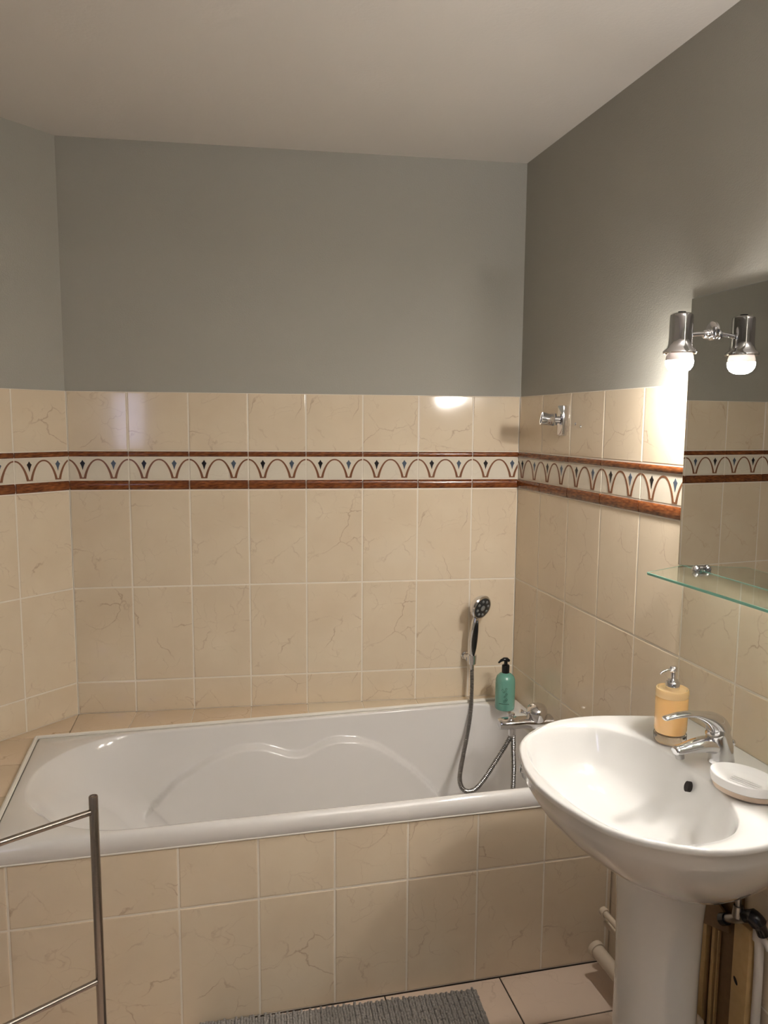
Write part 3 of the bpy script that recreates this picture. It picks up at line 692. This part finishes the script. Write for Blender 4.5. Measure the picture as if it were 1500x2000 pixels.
# ------------------------------------------------------------ mirror, shelf, lamp
MS0, MS1, MZ0, MZ1 = .970, 1.58, 1.224, 1.861
bm = bmesh.new(); box(bm, (MS0, MZ0, .0012), (MS1, MZ1, .0052), .0006); mir = finish('wall_mirror', bm, M['mirror_edge'], mtx=FRW, smooth=False, label='frameless rectangular mirror on the right wall above the sink', category='mirror')
bm = bmesh.new(); box(bm, (MS0+.0012, MZ0+.0012, .0050), (MS1-.0012, MZ1-.0012, .0058)); finish('reflective_face', bm, M['mirror'], mir, FRW, smooth=False)
shz = 1.2190
shelf = thing('glass_shelf', 'clear green-edged glass shelf under the mirror', 'shelf', RW(1.05, .0, shz))
bm = bmesh.new(); poly = [(.990, .0075), (1.575, .0075), (1.54, .128), (1.30, .133), (1.052, .143), (1.046, .141)]
rs = [[RW(p[0], p[1], shz+dz) for p in poly] for dz in (0, .006)]; rings(bm, rs)
bmesh.ops.bevel(bm, geom=bm.edges[:], offset=.0007, segments=1, affect='EDGES')
bm.normal_update()
for f in bm.faces: f.material_index = 0 if abs(f.normal.z) > .9 else 1
finish('glass_plate', bm, [M['shelf_glass'], M['glass_edge']], shelf, smooth=False)
for s_ in (1.06, 1.50):
    bm = bmesh.new(); lathe(bm, [(0, 0), (.010, 0), (.0105, .004), (.008, .010), (.004, .013), (0, .0135)], 18, Matrix.Translation(RW(s_, .020, shz+.0062)))
    tube(bm, [RW(s_, .0062, shz+.011), RW(s_, .024, shz+.011)], [.008, .0065], 14)
    tube(bm, [RW(s_, .0062, shz-.007), RW(s_, .026, shz-.006)], [.007, .0055], 14); finish('clip', bm, M['chrome'], shelf)
def mirror_lamp(ls, lab):
    lamp = thing('mirror_lamp', lab, 'lamp', RW(ls, .006, 1.772), 0, 'mirror spotlights')
    LM = Matrix.Translation(RW(ls, .0874, 0)) @ Matrix.Identity(4)
    bm = bmesh.new(); lathe(bm, [(.0, 1.8125), (.020, 1.8125), (.0245, 1.809), (.0252, 1.803), (.0256, 1.755), (.0262, 1.745), (.0290, 1.736), (.0365, 1.730), (.0375, 1.726), (.0360, 1.7235), (.0340, 1.7245), (.0255, 1.742), (.0235, 1.752), (.0235, 1.80), (0, 1.80)], 40, LM); shd = finish('lamp_shade', bm, M['chrome'], lamp)
    bm = bmesh.new(); lathe(bm, [(0, 1.8118), (.0085, 1.8118), (.0085, 1.8165), (0, 1.817)], 16, LM); finish('top_vent', bm, M['black'], shd)
    bm = bmesh.new(); lathe(bm, [(0, 1.765), (.014, 1.765), (.016, 1.740), (.026, 1.727), (.0295, 1.716), (.0300, 1.7085), (0, 1.7085)], 32, LM); finish('bulb_collar', bm, M['bulb_base'], lamp)
    bm = bmesh.new(); lathe(bm, [(.0300, 1.7085), (.0302, 1.704), (.0285, 1.696), (.0235, 1.6885), (.015, 1.6835), (.006, 1.6820), (0, 1.6818)], 32, LM); finish('bulb', bm, M['bulb'], lamp, label='glowing lower dome of the bulb')
    bm = bmesh.new()
    a0 = RW(ls, .0060, 1.776); a1 = RW(ls, .020, 1.770); a2 = RW(ls, .066, 1.766)
    tube(bm, [a0, a1], [.008, .008], 14); tube(bm, catmull([a1, a1.lerp(a2, .5)+Vector((0, 0, .001)), a2], 4), [.0055]*9, 14); finish('arm', bm, M['chrome'], lamp)
    bm = bmesh.new(); bmesh.ops.create_uvsphere(bm, u_segments=18, v_segments=12, radius=.0115, matrix=Matrix.Translation(a1+Vector((0, 0, -.001)))); finish('swivel_joint', bm, M['chrome'], lamp)
    bm = bmesh.new(); lathe(bm, [(0, 0), (.021, 0), (.021, .003), (.015, .007), (0, .008)], 26, FRW @ Matrix.Translation((ls, 1.777, .0060))); finish('mounting_rose', bm, M['chrome'], lamp)
mirror_lamp(1.0515, 'chrome mirror spotlight with a lit bulb, on the mirror half nearer the bathtub')
mirror_lamp(1.500, 'chrome mirror spotlight with a lit bulb, on the mirror half farther from the bathtub')

# ------------------------------------------------------------ upper shower bracket and wall plugs
br = thing('shower_wall_bracket', 'chrome swivel shower bracket high on the right tiled wall', 'bracket', RW(.347, 0, 1.575))
bm = bmesh.new(); box(bm, (.328, 1.527, .0008), (.368, 1.624, .018), .005); finish('back_plate', bm, M['chrome'], br, FRW)
bm = bmesh.new()
tube(bm, [RW(.347, .016, 1.577), RW(.340, .034, 1.578)], [.012, .011], 18)
tube(bm, [RW(.337, .034, 1.561), RW(.340, .040, 1.597)], [.0125, .0125], 18); finish('pivot', bm, M['chrome'], br)
bm = bmesh.new(); c0 = RW(.338, .036, 1.576); d0 = (RW(.325, .080, 1.584)-c0)
lathe(bm, [(.0155, 0), (.0180, .006), (.0195, .026), (.0205, .038), (.0160, .038), (.0145, .010), (0, .010)], 24, Matrix.Translation(c0) @ d0.normalized().to_track_quat('Z', 'Y').to_matrix().to_4x4()); finish('holder_socket', bm, M['chrome'], br)
for (s_, z_), lb in zip(((.418, 1.565), (.452, 1.557)), ('small shiny screw plug in the right wall, nearer the chrome bracket', 'small shiny screw plug in the right wall, farther from the chrome bracket')):
    bm = bmesh.new(); lathe(bm, [(0, 0.0002), (.0045, .0002), (.004, .0022), (.0015, .003), (0, .003)], 14, FRW @ Matrix.Translation((s_, z_, 0))); finish('screw_plug', bm, M['chrome'], label=lb, category='screw plug', group='screw plugs beside the bracket')

# ------------------------------------------------------------ pipes along the right wall
def pipe(name, label, pts, r, mat='cream_pipe', collar=None, grp='pipes along the right wall'):
    o = thing(name, label, 'pipe', pts[0], 0, grp)
    bm = bmesh.new(); tube(bm, catmull(pts, 4), r, 18); finish('pipe_run', bm, M[mat], o)
    if collar:
        d = (Vector(pts[1])-Vector(pts[0])).normalized(); a = Vector(pts[0]); bm = bmesh.new()
        tube(bm, [a, a+d*.016], [r+.0045, r+.004], 20); finish('collar', bm, M[mat], o)
    return o
pipe('waste_pipe', 'thick cream waste pipe along the wall from the bath panel behind the pedestal', [RW(.790, .078, .088), RW(1.0, .070, .086), RW(1.25, .055, .084), RW(1.5, .05, .082)], .0195, collar=True)
pipe('water_pipe', 'slim cream water pipe, upper and brighter of the two above the waste pipe', [RW(.778, .052, .190), RW(1.0, .048, .190), RW(1.2, .045, .19)], .0085, collar=True)
pipe('water_pipe', 'slim cream water pipe, lower and closer to the wall, above the waste pipe', [RW(.776, .040, .150), RW(1.0, .036, .150), RW(1.2, .034, .15)], .0085)

# ------------------------------------------------------------ things seen under the basin, right of the pedestal
def wallpt(u, v, off):
    d = F+R2*((u-750)/1486.1031)-U2*((v-1000)/1486.1031); n = Vector((-math.cos(AR), -math.sin(AR), 0)); c = cam.matrix_world.translation
    return c+d*((off-c.dot(n))/d.dot(n))
bd = thing('pipe_boxing', 'brown wooden boxing board with pine strips behind the sink pedestal', 'wooden boxing', RW(1.20, .01, 0))
bm = bmesh.new(); box(bm, (1.075, .004, .001), (1.262, .66, .010), .001); finish('back_board', bm, M['brown_wood'], bd, FRW)
for x0, x1, t1, zt in ((1.154, 1.1735, .024, .60), (1.188, 1.1985, .021, .425), (1.203, 1.2085, .018, .42)):
    bm = bmesh.new(); box(bm, (x0, .165, .0104), (x1, zt, t1), .002); finish('strip', bm, M['pine'], bd, FRW)
bm = bmesh.new(); box(bm, (1.12, .02, .0104), (1.212, .16, .024), .002); finish('lower_block', bm, M['pine'], bd, FRW)
bm = bmesh.new()
prof = [(-.05, -.005), (.055, .036), (.052, .052)]+[(.003+.047*math.cos(PI/2*k/8), .050+.030*math.sin(PI/2*k/8)) for k in range(2, 9)]+[(-.05, .074)]
prism(bm, [(x, y) for x, y in prof], 0, .006, .001); finish('arched_block', bm, M['brown_wood'], bd, FRW @ Matrix.Translation((1.199, .412, .0245)))
pl = thing('pine_plank', 'upright pine plank with a dark knot under the right of the sink', 'plank', RW(1.297, .02, 0))
bm = bmesh.new(); box(bm, (1.2715, .004, .001), (1.3200, .50, .034), .004); pk = finish('board', bm, M['pine'], pl, FRW)
bm = bmesh.new(); lathe(bm, [(0, -.0006), (.0050, -.0006), (.0045, .0005), (0, .0007)], 14, FRW @ Matrix.Translation((1.287, .361, .034)) @ Matrix.Rotation(.65, 4, 'Z') @ Matrix.Scale(2.0, 4, (0, 1, 0))); finish('knot', bm, M['hole'], pk)
vp = thing('supply_pipe', 'white vertical supply pipe rising right of the pine plank under the sink', 'pipe', RW(1.331, .02, 0))
bm = bmesh.new(); tube(bm, catmull([RW(1.331, .016, .003), RW(1.331, .016, .38), RW(1.329, .018, .487)], 5), .0095, 16); finish('pipe_run', bm, M['white_plastic'], vp)
bm = bmesh.new(); tube(bm, [RW(1.328, .018, .482), RW(1.328, .018, .508)], .0125, 18)
tube(bm, catmull([RW(1.331, .018, .490), RW(1.346, .016, .488), RW(1.354, .014, .476)], 4), .0065, 12); finish('coupling', bm, M['white_plastic'], vp)
av = thing('angle_valve', 'chrome angle valve with a black handle under the basin', 'valve', RW(1.30, .05, .49))
vc = RW(1.302, .052, .519)
bm = bmesh.new(); tube(bm, [RW(1.272, .054, .500), vc, RW(1.318, .044, .530)], [.0085, .010, .010], 16); finish('valve_body', bm, M['dark_chrome'], av)
bm = bmesh.new(); tube(bm, [RW(1.260, .055, .490), RW(1.273, .054, .499)], [.0135, .0125], 18); finish('round_knob', bm, M['black'], av)
bm = bmesh.new(); tube(bm, catmull([RW(1.314, .046, .532), RW(1.328, .040, .540), RW(1.341, .032, .530), RW(1.346, .024, .508)], 4), [.013]*4+[.017]*5+[.012]*4, 16); finish('elbow_cap', bm, M['black'], av)
bm = bmesh.new(); tube(bm, [vc+Vector((0, 0, .006)), vc+Vector((0, 0, .030))], [.0125, .010], 14); tube(bm, [vc+Vector((0, 0, .030)), vc+Vector((0, 0, .11))], .0060, 12); finish('riser', bm, M['dark_chrome'], av)
bc = RW(1.60, .17, 0)
bn = thing('waste_bin', 'black round waste bin on the floor right of the sink pedestal', 'bin', bc)
bm = bmesh.new(); lathe(bm, [(0, .001), (.085, .001), (.09, .01), (.098, .235), (.1, .24), (0, .24)], 32, Matrix.Translation(bc)); finish('bucket', bm, M['bin'], bn)
bm = bmesh.new(); lathe(bm, [(0, .2405), (.103, .2405), (.103, .252), (.09, .266), (.05, .276), (0, .279)], 32, Matrix.Translation(bc)); finish('lid', bm, M['bin'], bn)

# ------------------------------------------------------------ towel rack (ladder) at lower left
rk = thing('towel_rack', 'free-standing brushed steel towel rack with crossbars in front of the tub', 'towel rack', (-1.271, -1.093, 0))
PX, PY = -1.2690, -1.1000; PZT = .784
dr = Vector((-.146, -.098, 0)).normalized(); RL = .52
def post(x, y):
    bm = bmesh.new(); lathe(bm, [(0, .002), (.0095, .002), (.0095, PZT-.002), (.0085, PZT), (.0065, PZT), (.006, PZT-.002), (0, PZT-.002)], 24, Matrix.Translation((x, y, 0))); return bm
finish('post', post(PX, PY), M['steel'], rk); finish('post', post(PX+dr.x*RL, PY+dr.y*RL), M['steel'], rk)
for z in (.750, .366, .06):
    bm = bmesh.new(); a = Vector((PX, PY, z)); tube(bm, [a+dr*.008, a+dr*RL*.5, a+dr*(RL-.008)], .0065, 18); finish('crossbar', bm, M['steel'], rk)
nr = Vector((-dr.y, dr.x, 0))
for k in (0, RL):
    p = Vector((PX, PY, .008))+dr*k; bm = bmesh.new(); tube(bm, [p-nr*.14, p-nr*.0, p+nr*.14], .0075, 14); finish('foot', bm, M['steel'], rk)

# ------------------------------------------------------------ bath mat
RT = math.radians(1.6); rx0, rx1, ry1, ry0 = -1.05, -.345, -.802, -1.30
mtx = Matrix.Translation((-.345, -.8025, .0008)) @ Matrix.Rotation(RT, 4, 'Z')
mat_o = thing('bath_mat', 'grey ribbed chenille bath mat on the floor in front of the tub', 'bath mat', (-.7, -1.0, 0))
bm = bmesh.new(); box(bm, (-.75, -.50, 0), (-.003, -.003, .006), .002); finish('backing', bm, M['rug'], mat_o, mtx)
bm = bmesh.new(); rr = random.Random(3); NXr, NYr = 100, 66
for i in range(NXr):
    for j in range(NYr):
        x = -.748+(i+.5)*.746/NXr+rr.uniform(-.0005, .0005); y = -.498+(j+.5)*.496/NYr+rr.uniform(-.0022, .0022); h = .0110+.0028*math.sin(2*PI*i/2.0+.8)+rr.uniform(-.0012, .0025)
        a = rr.uniform(-.0022, .0022); b = rr.uniform(-.003, .003); q = [bm.verts.new((x+dx*.0036, y+dy*.0046, .0055)) for dx, dy in ((-1, -1), (1, -1), (1, 1), (-1, 1))]
        t = [bm.verts.new((x+a*.6+dx*.0031, y+b+dy*.0038, h*.85)) for dx, dy in ((-1, -1), (1, -1), (1, 1), (-1, 1))]; tip = bm.verts.new((x+a, y+b, h+.002))
        for k in range(4):
            bm.faces.new((q[k], q[(k+1) % 4], t[(k+1) % 4], t[k])); bm.faces.new((t[k], t[(k+1) % 4], tip))
finish('pile', bm, M['rug'], mat_o, mtx, angle=80, kind='stuff')

# ------------------------------------------------------------ added uplighter on the right wall, out of view, for fill light
us, uz = 2.55, 1.93
cl = thing('added_fill_uplighter', 'unseen half-round uplighter added for fill light on the right wall beyond the mirror', 'lamp', RW(us, .0, uz))
def half(r0, z, ins=0): return [RW(us-r0*math.cos(PI*k/20), .002+ins+(r0*.75)*math.sin(PI*k/20), z) for k in range(21)]
bm = bmesh.new(); rings(bm, [half(.04, uz-.09), half(.10, uz-.06), half(.145, uz), half(.137, uz, .004), half(.09, uz-.045, .004), half(.05, uz-.06, .004)]); finish('bowl', bm, M['white_plastic'], cl)
bm = bmesh.new(); rings(bm, [half(.06, uz-.040, .012), half(.10, uz-.018, .012), half(.02, uz-.012, .02)]); finish('fill_emitter', bm, M['fill_glow'], cl)
